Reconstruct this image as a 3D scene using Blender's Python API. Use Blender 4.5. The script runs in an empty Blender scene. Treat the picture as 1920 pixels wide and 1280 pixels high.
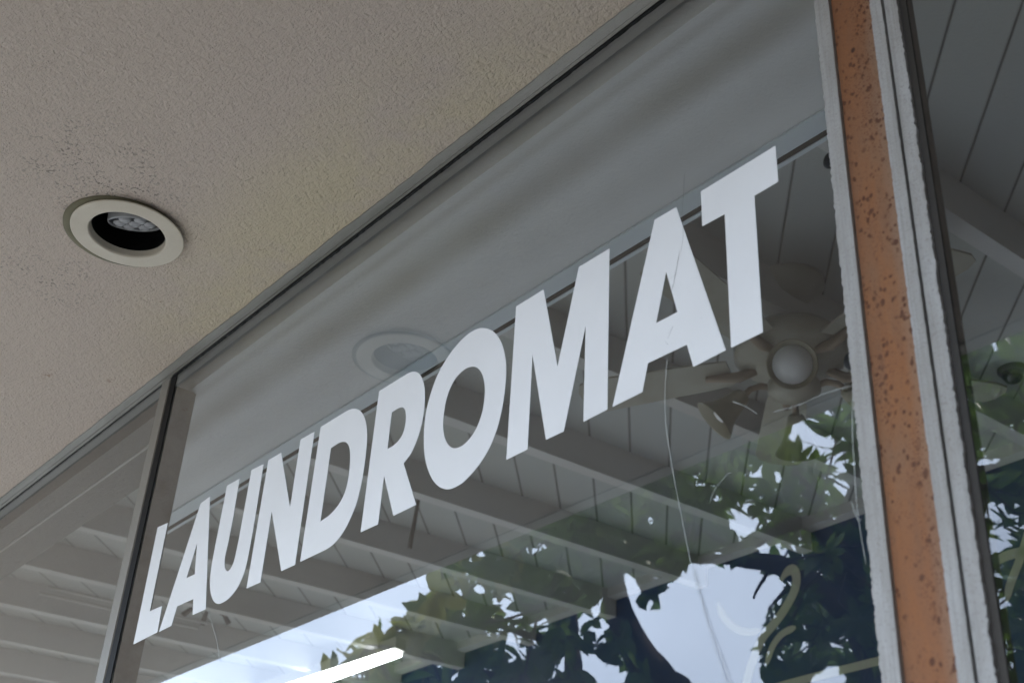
import bpy, bmesh, math, random
from mathutils import Vector, Matrix
from mathutils.geometry import tessellate_polygon
R = math.radians
random.seed(7)
sc = bpy.context.scene
COL = sc.collection

# ------------------------------------------------------------------ camera
# axes of the shop front seen from the camera (x right, y down, z forward)
CX = Vector((-0.64084685, 0.37529371, 0.66967899))    # along the front, to the far end
CY = Vector((0.7658625, 0.37236396, 0.52421342))      # into the shop
CU = Vector((0.05263032, -0.84882255, 0.52605165))    # up
FPX = 2419.47
CAMZ = 1.6
D = 0.759                                             # glass plane, metres in front of the camera
cam_d = bpy.data.cameras.new('camera'); cam = bpy.data.objects.new('camera', cam_d); COL.objects.link(cam)
cam_d.sensor_width = 36; cam_d.lens = FPX / 1920 * 36
cam_d.clip_start = 0.02; cam_d.clip_end = 3000
right = Vector((-CX[0], CY[0], CU[0])); down = Vector((-CX[1], CY[1], CU[1])); fwd = Vector((-CX[2], CY[2], CU[2]))
m = Matrix((right, -down, -fwd)).transposed().to_4x4(); m.translation = (0, 0, CAMZ)
cam.matrix_world = m
cam_d.dof.use_dof = True; cam_d.dof.focus_distance = 1.72; cam_d.dof.aperture_fstop = 10
sc.camera = cam

# ------------------------------------------------------------------ sky, sun, exposure
SUN_EL, SUN_AZ = 46, 152     # azimuth: direction the sun stands in, degrees from +Y clockwise
w = bpy.data.worlds.new('World'); sc.world = w; w.use_nodes = True
wn = w.node_tree.nodes; wl = w.node_tree.links
sky = wn.new('ShaderNodeTexSky'); sky.sky_type = 'NISHITA'; sky.sun_disc = False
sky.sun_elevation = R(SUN_EL); sky.sun_rotation = R(SUN_AZ); sky.dust_density = 1.5; sky.ozone_density = 1.5; sky.air_density = 1.0
tc = wn.new('ShaderNodeTexCoord'); cn = wn.new('ShaderNodeTexNoise'); cn.inputs['Scale'].default_value = 2.2; cn.inputs['Detail'].default_value = 6
cr = wn.new('ShaderNodeValToRGB'); cr.color_ramp.elements[0].position = .38; cr.color_ramp.elements[1].position = .68
cr.color_ramp.elements[0].color = (.30, .30, .30, 1); cr.color_ramp.elements[1].color = (.75, .75, .75, 1)
mx = wn.new('ShaderNodeMix'); mx.data_type = 'RGBA'
mx.inputs[7].default_value = (17.0, 20.0, 25.0, 1)
wl.new(tc.outputs['Generated'], cn.inputs['Vector']); wl.new(cn.outputs['Fac'], cr.inputs['Fac'])
wl.new(cr.outputs['Color'], mx.inputs[0]); wl.new(sky.outputs['Color'], mx.inputs[6])
wl.new(mx.outputs[2], wn['Background'].inputs['Color'])
wn['Background'].inputs['Strength'].default_value = 0.15
sun_d = bpy.data.lights.new('sun', 'SUN'); sun_d.energy = 3.0; sun_d.angle = R(.53); sun_d.color = (1, .95, .87)
sun = bpy.data.objects.new('sun', sun_d); COL.objects.link(sun)
sd = Vector((math.sin(R(SUN_AZ)) * math.cos(R(SUN_EL)), math.cos(R(SUN_AZ)) * math.cos(R(SUN_EL)), math.sin(R(SUN_EL))))
sun.rotation_euler = sd.to_track_quat('Z', 'Y').to_euler()
sc.view_settings.view_transform = 'Standard'; sc.view_settings.look = 'None'; sc.view_settings.gamma = 1
sc.view_settings.exposure = 1.2
sc.cycles.use_denoising = True
sc.cycles.max_bounces = 10; sc.cycles.transparent_max_bounces = 16; sc.cycles.diffuse_bounces = 5

# ------------------------------------------------------------------ measuring helpers
def ray(p):
    v = Vector((p[0] - 960, p[1] - 640, FPX))
    return right * v[0] + down * v[1] + fwd * v[2]
UP = Vector((0, 0, CAMZ))
def onY(p, y=D):
    d = ray(p); return d * (y / d.y) + UP
def onZ(p, z, s=0.0, y0=D):
    d = ray(p); return d * ((z - s * y0) / (d.z - s * d.y)) + UP
def onX(p, x):
    d = ray(p); return d * (x / d.x) + UP
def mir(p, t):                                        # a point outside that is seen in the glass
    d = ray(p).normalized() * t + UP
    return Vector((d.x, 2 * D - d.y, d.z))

# ------------------------------------------------------------------ object helpers
def tag(o, label=None, cat=None, group=None, kind=None):
    if label: o['label'] = label
    if cat: o['category'] = cat
    if group: o['group'] = group
    if kind: o['kind'] = kind
    return o
def empty(name, loc=(0, 0, 0)):
    o = bpy.data.objects.new(name, None); COL.objects.link(o); o.location = loc; o.empty_display_size = .05
    return o
def link(name, bm, mats, parent=None, smooth=False):
    me = bpy.data.meshes.new(name)
    bm.normal_update(); bm.to_mesh(me); bm.free()
    for x in (mats if isinstance(mats, (list, tuple)) else [mats]): me.materials.append(x)
    if smooth:
        for p in me.polygons: p.use_smooth = True
    o = bpy.data.objects.new(name, me); COL.objects.link(o)
    if parent is not None:
        o.parent = parent
        q = parent; off = Vector(parent.location)
        while q.parent: q = q.parent; off += Vector(q.location)
        me.transform(Matrix.Translation(-off))
    return o
def box(bm, x0, x1, y0, y1, z0, z1):
    vs = [bm.verts.new((x, y, z)) for x in (x0, x1) for y in (y0, y1) for z in (z0, z1)]
    fs = []
    for f in ((0, 1, 3, 2), (4, 6, 7, 5), (0, 4, 5, 1), (2, 3, 7, 6), (0, 2, 6, 4), (1, 5, 7, 3)):
        fs.append(bm.faces.new([vs[i] for i in f]))
    return fs
def boxo(name, dims, mat, parent=None, bevel=0):
    bm = bmesh.new(); box(bm, *dims)
    bmesh.ops.recalc_face_normals(bm, faces=bm.faces)
    if bevel: bmesh.ops.bevel(bm, geom=bm.edges[:], offset=bevel, segments=2, affect='EDGES')
    return link(name, bm, mat, parent)
def tube(bm, pts, rad, n=8, cap=True):
    pts = [Vector(p) for p in pts]
    rs = rad if isinstance(rad, (list, tuple)) else [rad] * len(pts)
    rings = []; ref = None
    for i, p in enumerate(pts):
        t = (pts[min(i + 1, len(pts) - 1)] - pts[max(i - 1, 0)]).normalized()
        if ref is None:
            ref = t.orthogonal().normalized()
        ref = (ref - t * ref.dot(t)).normalized(); b = t.cross(ref)
        rings.append([bm.verts.new(p + (ref * math.cos(a) + b * math.sin(a)) * rs[i]) for a in [2 * math.pi * k / n for k in range(n)]])
    for a, b in zip(rings, rings[1:]):
        for k in range(n):
            bm.faces.new((a[k], a[(k + 1) % n], b[(k + 1) % n], b[k]))
    if cap:
        bm.faces.new(rings[0][::-1]); bm.faces.new(rings[-1])
def lathe(bm, prof, n=48, mtx=None):
    """prof: list of (r, z)"""
    mtx = mtx or Matrix()
    rings = []
    for r, z in prof:
        if r < 1e-6: rings.append([bm.verts.new(mtx @ Vector((0, 0, z)))])
        else: rings.append([bm.verts.new(mtx @ Vector((r * math.cos(2 * math.pi * k / n), r * math.sin(2 * math.pi * k / n), z))) for k in range(n)])
    for a, b in zip(rings, rings[1:]):
        for k in range(n):
            j = (k + 1) % n
            if len(a) == 1 and len(b) == 1: continue
            if len(a) == 1: bm.faces.new((a[0], b[j], b[k]))
            elif len(b) == 1: bm.faces.new((a[k], a[j], b[0]))
            else: bm.faces.new((a[k], a[j], b[j], b[k]))
    bmesh.ops.recalc_face_normals(bm, faces=bm.faces)
def spline(pts, n=6, closed=False):
    """Catmull-Rom through the points"""
    P = [Vector(p) for p in pts]; out = []
    L = len(P)
    rng = range(L if closed else L - 1)
    for i in rng:
        if closed: a, b, c, d = P[(i - 1) % L], P[i], P[(i + 1) % L], P[(i + 2) % L]
        else: a, b, c, d = P[max(i - 1, 0)], P[i], P[i + 1], P[min(i + 2, L - 1)]
        for k in range(n):
            t = k / n
            out.append(.5 * ((2 * b) + (c - a) * t + (2 * a - 5 * b + 4 * c - d) * t * t + (3 * b - a - 3 * c + d) * t ** 3))
    if not closed: out.append(P[-1])
    return out

# ------------------------------------------------------------------ materials
def mat(name, col, rough=.6, spec=.3, metal=0):
    m_ = bpy.data.materials.new(name); m_.use_nodes = True
    b = m_.node_tree.nodes['Principled BSDF']
    b.inputs['Base Color'].default_value = (*col, 1); b.inputs['Roughness'].default_value = rough
    b.inputs['Specular IOR Level'].default_value = spec; b.inputs['Metallic'].default_value = metal
    return m_, m_.node_tree.nodes, m_.node_tree.links, b
def nz(n, l, scale, detail=4, rough=.5, vec=None, stretch=None):
    t = n.new('ShaderNodeTexNoise'); t.inputs['Scale'].default_value = scale; t.inputs['Detail'].default_value = detail
    t.inputs['Roughness'].default_value = rough
    if vec is None: vec = geo(n)
    if stretch:
        mp = n.new('ShaderNodeMapping'); mp.inputs['Scale'].default_value = stretch; l.new(vec, mp.inputs['Vector']); vec = mp.outputs['Vector']
    l.new(vec, t.inputs['Vector']); return t.outputs['Fac']
def geo(n): return n.new('ShaderNodeNewGeometry').outputs['Position']
def ramp(n, l, fac, a, b, ca=(0, 0, 0, 1), cb=(1, 1, 1, 1)):
    r = n.new('ShaderNodeValToRGB'); r.color_ramp.elements[0].position = a; r.color_ramp.elements[1].position = b
    r.color_ramp.elements[0].color = ca; r.color_ramp.elements[1].color = cb; l.new(fac, r.inputs['Fac']); return r.outputs['Color']
def mixc(n, l, fac, a, b, mode='MIX'):
    x = n.new('ShaderNodeMix'); x.data_type = 'RGBA'; x.blend_type = mode
    for v, i in ((fac, 0), (a, 6), (b, 7)):
        if isinstance(v, (int, float)): x.inputs[i].default_value = v
        elif isinstance(v, tuple): x.inputs[i].default_value = (*v, 1) if len(v) == 3 else v
        else: l.new(v, x.inputs[i])
    return x.outputs[2]
def math_(n, l, op, a, b=None, c=None):
    x = n.new('ShaderNodeMath'); x.operation = op
    for i, v in enumerate((a, b, c)):
        if v is None: continue
        if isinstance(v, (int, float)): x.inputs[i].default_value = v
        else: l.new(v, x.inputs[i])
    return x.outputs[0]
def bump(n, l, b, h, strength, dist):
    x = n.new('ShaderNodeBump'); x.inputs['Strength'].default_value = strength; x.inputs['Distance'].default_value = dist
    l.new(h, x.inputs['Height']); l.new(x.outputs['Normal'], b.inputs['Normal']); return x
def blob(n, l, c, r0, r1, scl=(1, 1, 1)):
    """1 inside r0 around c, 0 beyond r1 (world metres)"""
    mp = n.new('ShaderNodeVectorMath'); mp.operation = 'SUBTRACT'; l.new(geo(n), mp.inputs[0]); mp.inputs[1].default_value = c
    ms = n.new('ShaderNodeVectorMath'); ms.operation = 'MULTIPLY'; l.new(mp.outputs[0], ms.inputs[0]); ms.inputs[1].default_value = scl
    ln = n.new('ShaderNodeVectorMath'); ln.operation = 'LENGTH'; l.new(ms.outputs[0], ln.inputs[0])
    mr = n.new('ShaderNodeMapRange'); mr.inputs[1].default_value = r0; mr.inputs[2].default_value = r1
    mr.inputs[3].default_value = 1; mr.inputs[4].default_value = 0; mr.interpolation_type = 'SMOOTHSTEP'
    l.new(ln.outputs['Value'], mr.inputs[0]); return mr.outputs[0]
def sep(n, l, v=None):
    s = n.new('ShaderNodeSeparateXYZ'); l.new(v if v is not None else geo(n), s.inputs[0]); return s.outputs

SOF = 1.116 + CAMZ
# stucco soffit
M_stucco, n, l, b = mat('stucco', (.60, .53, .47), .85, .2)
big = nz(n, l, 1.6, 3); fine = nz(n, l, 210, 6, .68); mid = nz(n, l, 60, 4, .6)
c = mixc(n, l, ramp(n, l, big, .35, .7), (.66, .555, .468), (.685, .58, .49))
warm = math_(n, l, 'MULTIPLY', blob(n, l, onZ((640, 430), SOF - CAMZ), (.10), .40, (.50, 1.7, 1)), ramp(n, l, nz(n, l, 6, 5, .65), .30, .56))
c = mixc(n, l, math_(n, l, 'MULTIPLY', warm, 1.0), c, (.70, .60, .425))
# small dark pits of dirt that gather in patches
sp = ramp(n, l, nz(n, l, 190, 2, .5), .55, .63)
patch = math_(n, l, 'MULTIPLY', ramp(n, l, nz(n, l, 5.5, 3), .50, .80), .45)
pt = math_(n, l, 'MAXIMUM', patch, blob(n, l, onZ((190, 330), SOF - CAMZ), .03, .19))
pt = math_(n, l, 'MAXIMUM', pt, blob(n, l, onZ((90, 520), SOF - CAMZ), .01, .13))
pt = math_(n, l, 'MULTIPLY', pt, ramp(n, l, nz(n, l, 40, 3), .38, .60))
c = mixc(n, l, math_(n, l, 'MULTIPLY', math_(n, l, 'MULTIPLY', sp, pt), .85), c, (.22, .185, .15))
# rusty flecks
for q, rr in (((440, 590), .018), ((483, 470), .014), ((300, 565), .01), ((208, 712), .02), ((90, 702), .03), ((655, 480), .01)):
    k = math_(n, l, 'MULTIPLY', blob(n, l, onZ(q, SOF - CAMZ), .0, rr, (1, 2.2, 1)), ramp(n, l, nz(n, l, 130, 3), .50, .6))
    c = mixc(n, l, math_(n, l, 'MULTIPLY', k, .8), c, (.36, .21, .12))
l.new(c, b.inputs['Base Color'])
vor = n.new('ShaderNodeTexVoronoi'); vor.inputs['Scale'].default_value = 190; vor.inputs['Randomness'].default_value = 1
wv = n.new('ShaderNodeVectorMath'); wv.operation = 'ADD'
nn = n.new('ShaderNodeTexNoise'); nn.inputs['Scale'].default_value = 90; l.new(geo(n), nn.inputs['Vector'])
sc_ = n.new('ShaderNodeVectorMath'); sc_.operation = 'SCALE'; sc_.inputs['Scale'].default_value = .02; l.new(nn.outputs['Color'], sc_.inputs[0])
l.new(geo(n), wv.inputs[0]); l.new(sc_.outputs[0], wv.inputs[1]); l.new(wv.outputs[0], vor.inputs['Vector'])
h = math_(n, l, 'ADD', math_(n, l, 'MULTIPLY', math_(n, l, 'SUBTRACT', fine, .5), 1.0), math_(n, l, 'MULTIPLY', math_(n, l, 'SUBTRACT', mid, .5), .9))
h = math_(n, l, 'ADD', h, math_(n, l, 'MULTIPLY', vor.outputs['Distance'], -.35))
bump(n, l, b, h, 1.0, .0065)

def paint(name, col, dirt=(.25, .22, .17), amt=.5, rough=.55, grain=60, stretch=None, bmp=.15, spec=.35):
    m_, n, l, b = mat(name, col, rough, spec)
    c = mixc(n, l, math_(n, l, 'MULTIPLY', ramp(n, l, nz(n, l, grain * .12, 5, .6, stretch=stretch), .42, .75), amt), col, dirt)
    c = mixc(n, l, math_(n, l, 'MULTIPLY', ramp(n, l, nz(n, l, grain * 5, 3, .6), .58, .72), amt * .5), c, dirt)
    l.new(c, b.inputs['Base Color']); bump(n, l, b, nz(n, l, grain * 3, 4, .6, stretch=stretch), bmp, .002)
    return m_
M_wood = paint('dark_wood_wall', (.06, .045, .035), (.03, .025, .02), .5, .6, 20)
M_headrail = paint('weathered_aluminium', (.30, .29, .26), (.09, .09, .065), .95, .45, 110, (.12, 1, 1), .4)
M_alu = paint('dull_aluminium', (.27, .255, .225), (.2, .17, .12), .5, .42, 60, (1, 1, .15), .1)
M_gasket = mat('black_rubber', (.008, .008, .008), .6, .2)[0]
M_dark = mat('dark_gap', (.015, .014, .012), .8, .1)[0]
M_gasket_brown = paint('old_gasket', (.045, .038, .03), (.02, .02, .02), .5, .6, 60, None, .2)
M_can = mat('black_baffle', (.006, .006, .006), .5, .3)[0]
M_white = mat('canopy_edge_paint', (.6, .57, .52), .7, .2)[0]

def stop_mat(name, col):
    m_, n, l, b = mat(name, col, .7, .25)
    c = mixc(n, l, ramp(n, l, nz(n, l, 12, 5, .7, stretch=(3, 3, .6)), .40, .75), col, (.33, .31, .28))
    c = mixc(n, l, math_(n, l, 'MULTIPLY', ramp(n, l, nz(n, l, 420, 3, .6), .56, .66), .45), c, (.22, .20, .18))
    c = mixc(n, l, math_(n, l, 'MULTIPLY', ramp(n, l, nz(n, l, 80, 4, .65, stretch=(5, 5, .12)), .48, .64), .65), c, (.30, .29, .27))
    l.new(c, b.inputs['Base Color']); bump(n, l, b, nz(n, l, 330, 5, .65), .7, .0018); return m_
M_stop = stop_mat('chalky_white_paint', (.43, .42, .405))
# orange brown post with pits
M_post, n, l, b = mat('orange_primer', (.45, .19, .08), .62, .25)
c = mixc(n, l, ramp(n, l, nz(n, l, 9, 5, .6, stretch=(2.2, 2.2, .7)), .38, .66), (.285, .118, .045), (.225, .128, .075))
c = mixc(n, l, ramp(n, l, nz(n, l, 3.2, 3, .5), .45, .72), c, (.225, .088, .04))
xs = sep(n, l)[0]
edge = n.new('ShaderNodeMapRange'); edge.inputs[1].default_value = -.476; edge.inputs[2].default_value = -.464; edge.inputs[3].default_value = 0; edge.inputs[4].default_value = .6
l.new(xs, edge.inputs[0]); c = mixc(n, l, edge.outputs[0], c, (.27, .18, .125))
v1 = n.new('ShaderNodeTexVoronoi'); v1.inputs['Scale'].default_value = 185; mp = n.new('ShaderNodeMapping'); mp.inputs['Scale'].default_value = (1, 1, .72)
l.new(geo(n), mp.inputs['Vector']); l.new(mp.outputs['Vector'], v1.inputs['Vector'])
gate = ramp(n, l, nz(n, l, 48, 3, .6), .44, .53)
dsz = math_(n, l, 'ADD', v1.outputs['Distance'], math_(n, l, 'MULTIPLY', math_(n, l, 'SUBTRACT', nz(n, l, 130, 3, .6), .5), 1.1))
dots = math_(n, l, 'MULTIPLY', ramp(n, l, dsz, .24, .36, (1, 1, 1, 1), (0, 0, 0, 1)), gate)
c = mixc(n, l, math_(n, l, 'MULTIPLY', dots, .85), c, (.085, .03, .015))
v2 = n.new('ShaderNodeTexVoronoi'); v2.inputs['Scale'].default_value = 430; l.new(geo(n), v2.inputs['Vector'])
fd = math_(n, l, 'MULTIPLY', ramp(n, l, v2.outputs['Distance'], .22, .36, (1, 1, 1, 1), (0, 0, 0, 1)), ramp(n, l, nz(n, l, 30, 4, .7, stretch=(1, 1, .5)), .50, .60))
c = mixc(n, l, math_(n, l, 'MULTIPLY', fd, .75), c, (.10, .035, .018))
kn = blob(n, l, onY((1604, 98)), .0016, .0032, (1, 0, .8))
c = mixc(n, l, kn, c, (.06, .025, .015))
c = mixc(n, l, math_(n, l, 'MULTIPLY', ramp(n, l, nz(n, l, 26, 5, .7, stretch=(3, 3, .35)), .50, .72), .55), c, (.20, .095, .05))
c = mixc(n, l, math_(n, l, 'MULTIPLY', ramp(n, l, nz(n, l, 480, 3, .6), .57, .66), .5), c, (.16, .075, .04))
l.new(c, b.inputs['Base Color']); bump(n, l, b, math_(n, l, 'ADD', math_(n, l, 'MULTIPLY', dots, -.6), nz(n, l, 260, 3)), .5, .0012)

# vinyl letters
M_vinyl, n, l, b = mat('white_vinyl', (.68, .68, .685), .45, .35)
c = mixc(n, l, ramp(n, l, nz(n, l, 8, 4), .4, .7), (.84, .84, .84), (.80, .80, .80))
c = mixc(n, l, math_(n, l, 'MULTIPLY', ramp(n, l, nz(n, l, 500, 2), .66, .74), .3), c, (.6, .6, .58))
l.new(c, b.inputs['Base Color'])
M_crack = mat('crack_dark', (.06, .05, .055), .6, .2)[0]
M_scratch = mat('scratch_pale', (.34, .35, .33), .35, .5)[0]
M_scratch2 = mat('scratch_grey', (.22, .23, .21), .4, .5)[0]

# thin window glass: mirror part from Fresnel of both faces, the rest passes straight through
M_glass = bpy.data.materials.new('window_glass'); M_glass.use_nodes = True
n = M_glass.node_tree.nodes; l = M_glass.node_tree.links; n.remove(n['Principled BSDF'])
fr = n.new('ShaderNodeFresnel'); fr.inputs['IOR'].default_value = 1.52
two = math_(n, l, 'DIVIDE', math_(n, l, 'MULTIPLY', fr.outputs[0], 2.0), math_(n, l, 'ADD', fr.outputs[0], 1.0))
gl = n.new('ShaderNodeBsdfGlossy'); gl.inputs['Roughness'].default_value = 0.0; gl.inputs['Color'].default_value = (1, 1, 1, 1)
tr = n.new('ShaderNodeBsdfTransparent'); tr.inputs['Color'].default_value = (.915, .93, .918, 1)
ms = n.new('ShaderNodeMixShader'); l.new(two, ms.inputs[0]); l.new(tr.outputs[0], ms.inputs[1]); l.new(gl.outputs[0], ms.inputs[2])
df = n.new('ShaderNodeBsdfDiffuse'); df.inputs['Color'].default_value = (.5, .5, .47, 1)
md = n.new('ShaderNodeMixShader'); dirt = ramp(n, l, nz(n, l, 5, 5, .6, stretch=(1, 1, .5)), .4, .9, (.006, .006, .006, 1), (.05, .05, .05, 1))
l.new(dirt, md.inputs[0]); l.new(ms.outputs[0], md.inputs[1]); l.new(df.outputs[0], md.inputs[2])
l.new(md.outputs[0], n['Material Output'].inputs['Surface'])
M_glass_back = bpy.data.materials.new('window_glass_inside'); M_glass_back.use_nodes = True
n = M_glass_back.node_tree.nodes; l = M_glass_back.node_tree.links; n.remove(n['Principled BSDF'])
tr = n.new('ShaderNodeBsdfTransparent'); l.new(tr.outputs[0], n['Material Output'].inputs['Surface'])

# interior
CS = .055                                             # the ceiling climbs a little into the shop
def ceilz(y, h=2.0): return CAMZ + h + CS * (y - D)
M_ceil, n, l, b = mat('painted_ceiling_boards', (.5, .52, .50), .6, .3)
s = sep(n, l)
u = math_(n, l, 'MULTIPLY', math_(n, l, 'ADD', s[0], s[1]), .70710678)
fr_ = math_(n, l, 'FRACT', math_(n, l, 'DIVIDE', math_(n, l, 'ADD', u, .055 + .1395 * 100), .1395))
dist = math_(n, l, 'MULTIPLY', math_(n, l, 'MINIMUM', fr_, math_(n, l, 'SUBTRACT', 1.0, fr_)), .1395)
seam = ramp(n, l, dist, .0026, .0042, (1, 1, 1, 1), (0, 0, 0, 1))
bid = math_(n, l, 'FLOOR', math_(n, l, 'DIVIDE', math_(n, l, 'ADD', u, .055 + .1395 * 100), .1395))
wn_ = n.new('ShaderNodeTexWhiteNoise'); wn_.noise_dimensions = '1D'; l.new(bid, wn_.inputs['W'])
c = mixc(n, l, wn_.outputs['Value'], (.385, .40, .385), (.435, .45, .43))
c = mixc(n, l, math_(n, l, 'MULTIPLY', ramp(n, l, nz(n, l, 2.5, 5), .4, .75), .35), c, (.40, .37, .28))
c = mixc(n, l, seam, c, (.03, .03, .03)); l.new(c, b.inputs['Base Color'])
bump(n, l, b, math_(n, l, 'MULTIPLY', seam, -1.0), .6, .004)
M_beam = paint('beam_paint', (.53, .525, .505), (.30, .26, .2), .4, .6, 20, (1, .2, 1), .1)
M_intwall = paint('interior_wall_paint', (.5, .49, .45), (.35, .32, .27), .3, .7, 10)
M_navy = paint('navy_wall_paint', (.012, .042, .115), (.010, .028, .07), .6, .5, 10)
M_tan = mat('beige_sign_paint', (.42, .42, .33), .6, .3)[0]
M_floor = paint('pale_vinyl_floor', (.72, .68, .61), (.55, .51, .45), .4, .4, 10)
# painted bulkhead with brown bands that run along the front
M_bulk, n, l, b = mat('bulkhead_paint', (.62, .62, .60), .6, .3)
s = sep(n, l)
c = mixc(n, l, ramp(n, l, nz(n, l, 3, 4, .6), .4, .7), (.76, .76, .74), (.69, .69, .675))
for yc, wd, amt in ((.868, .045, .60), (.812, .012, .30), (.955, .05, .12)):
    wob = math_(n, l, 'MULTIPLY', math_(n, l, 'SUBTRACT', nz(n, l, 1.0, 2), .5), .008)
    dy = math_(n, l, 'ABSOLUTE', math_(n, l, 'ADD', math_(n, l, 'SUBTRACT', s[1], yc), wob))
    mr = n.new('ShaderNodeMapRange'); mr.interpolation_type = 'SMOOTHSTEP'; mr.inputs[1].default_value = 0; mr.inputs[2].default_value = wd; mr.inputs[3].default_value = amt; mr.inputs[4].default_value = 0
    l.new(dy, mr.inputs[0])
    k = math_(n, l, 'MULTIPLY', mr.outputs[0], ramp(n, l, nz(n, l, 2.6, 3), .2, .6))
    c = mixc(n, l, k, c, (.27, .245, .17))
l.new(c, b.inputs['Base Color'])
M_bulk_shaded = paint('shaded_bulkhead_paint', (.15, .15, .135), (.2, .18, .13), .6, .6, 14, (.2, 2, 1))  # darker bulkhead copy, the left interior's dimness is put into its colour
M_track = mat('track_metal', (.60, .66, .68), .35, .5)[0]
M_fan = paint('antique_fan_enamel', (.30, .29, .235), (.2, .17, .12), .6, .4, 60)
M_brass = mat('worn_brass', (.20, .15, .10), .45, .4, .2)[0]
M_opal = mat('opal_glass', (.85, .85, .84), .3, .5)[0]
M_shade = mat('amber_frosted_glass', (.24, .22, .15), .35, .5)[0]
M_rod = mat('dark_bronze', (.035, .032, .03), .5, .4)[0]
M_tube = bpy.data.materials.new('lit_tube'); M_tube.use_nodes = True
e = M_tube.node_tree.nodes['Principled BSDF']; e.inputs['Emission Color'].default_value = (.93, .97, 1, 1); e.inputs['Emission Strength'].default_value = 6

# ground materials
M_walk, n, l, b = mat('concrete', (.30, .29, .275), .85, .2)
c = mixc(n, l, ramp(n, l, nz(n, l, 4, 8, .6), .35, .7), (.27, .262, .245), (.34, .33, .305))
s = sep(n, l)
jx = math_(n, l, 'ABSOLUTE', math_(n, l, 'SUBTRACT', math_(n, l, 'FRACT', math_(n, l, 'DIVIDE', math_(n, l, 'ADD', s[0], 60.), 1.2)), .5))
c = mixc(n, l, ramp(n, l, jx, .005, .008, (1, 1, 1, 1), (0, 0, 0, 1)), c, (.08, .08, .07)); l.new(c, b.inputs['Base Color'])
M_road = paint('asphalt', (.05, .05, .052), (.09, .085, .08), .5, .85, 80, None, .4)
M_ground = paint('dry_ground', (.12, .11, .08), (.08, .09, .05), .5, .9, 20)
M_outwall = paint('outer_stucco', (.55, .50, .44), (.4, .36, .3), .3, .85, 40, None, .4)

# leaves and bark
def leafmat(name, c0, c1, trans):
    m_, n, l, b = mat(name, c0, .38, .5)
    oi = n.new('ShaderNodeNewGeometry').outputs['Random Per Island']
    c = mixc(n, l, oi, c0, c1); l.new(c, b.inputs['Base Color'])
    t = n.new('ShaderNodeBsdfTranslucent'); l.new(mixc(n, l, .6, c, trans), t.inputs['Color'])
    x = n.new('ShaderNodeMixShader'); x.inputs[0].default_value = .5
    l.new(b.outputs[0], x.inputs[1]); l.new(t.outputs[0], x.inputs[2]); l.new(x.outputs[0], n['Material Output'].inputs['Surface']); return m_
M_leaf = leafmat('leaf', (.052, .095, .033), (.095, .145, .046), (.22, .36, .065))
M_leaf2 = leafmat('sunlit_leaf', (.20, .23, .07), (.28, .25, .08), (.50, .52, .12))  # brighter leaf colour standing in for sunlight on the left tufts
M_bark = paint('bark', (.09, .075, .065), (.04, .035, .03), .6, .9, 50, (1, 1, .3), .6)

# ================================================================== the setting
g = bmesh.new(); vs = [g.verts.new(p) for p in ((-400, -400, -.16), (400, -400, -.16), (400, 400, -.16), (-400, 400, -.16))]; g.faces.new(vs)
tag(link('ground', g, M_ground), 'dry earth stretching away on all sides', 'ground', kind='structure')
o = boxo('sidewalk', (-30, 30, -3.4, D - .06, -.15, 0), M_walk); tag(o, 'pale concrete sidewalk in front of the shop', 'sidewalk', kind='structure')
o = boxo('road', (-60, 60, -13, -3.402, -.158, -.13), M_road); tag(o, 'dark asphalt road beyond the sidewalk', 'road', kind='structure')

# shop building shell
shop = empty('shop_building', (-1.9, D, 0)); tag(shop, 'plain shop building behind the large windows, navy far wall and boarded ceiling', 'building')
WY = 3.9
bm = bmesh.new()
x0, x1, y0, y1 = -8, 1.6, D + .02, WY
def quadslab(bm, x0, x1, y0, y1, za, zb, th):
    v = [bm.verts.new(p) for p in ((x0, y0, za), (x1, y0, za), (x1, y1, zb), (x0, y1, zb), (x0, y0, za + th), (x1, y0, za + th), (x1, y1, zb + th), (x0, y1, zb + th))]
    for f in ((0, 1, 2, 3), (4, 7, 6, 5), (0, 4, 5, 1), (1, 5, 6, 2), (2, 6, 7, 3), (3, 7, 4, 0)): bm.faces.new([v[i] for i in f])
    bmesh.ops.recalc_face_normals(bm, faces=bm.faces)
quadslab(bm, x0, x1, y0, y1 + .1, ceilz(y0), ceilz(y1 + .1), .08)
ceil = link('ceiling', bm, M_ceil, shop)
boxo('far_wall', (x0 - .1, x1 + .1, WY, WY + .1, 2.6, ceilz(WY) - .005), M_navy, shop)
boxo('far_wall', (x0 - .1, x1 + .1, WY, WY + .1, -.02, .5), M_navy, shop)      # the opening between is added out of view to let daylight in
boxo('far_wall', (-2.6, x1 + .1, WY, WY + .1, .501, 2.599), M_navy, shop)
boxo('side_wall', (x1, x1 + .1, D + .02, WY - .002, 0, 3.9), M_wood, shop)
for xa, xb in ((x0 - .1, x0),):      # far side wall; its wide unseen opening is added to brighten the interior
    boxo('side_wall', (xa, xb, D + .02, WY - .002, 0, .6), M_intwall, shop)
    boxo('side_wall', (xa, xb, D + .02, WY - .002, 2.9, 3.9), M_intwall, shop)
boxo('floor', (x0, x1, D - .05, WY, -.1, .01), M_floor, shop)
bm = bmesh.new(); za, zb = ceilz(WY - .06) - .03, ceilz(WY - .06)
box(bm, x0, x1, WY - .05, WY - .001, za - .015, zb - .001); box(bm, x0, x1, WY - .085, WY - .051, za + .008, zb + .0)
boxo('cornice', (x0, x1, WY - .055, WY - .001, za - .012, zb + .004), M_beam, shop)
bm.free()
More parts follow.
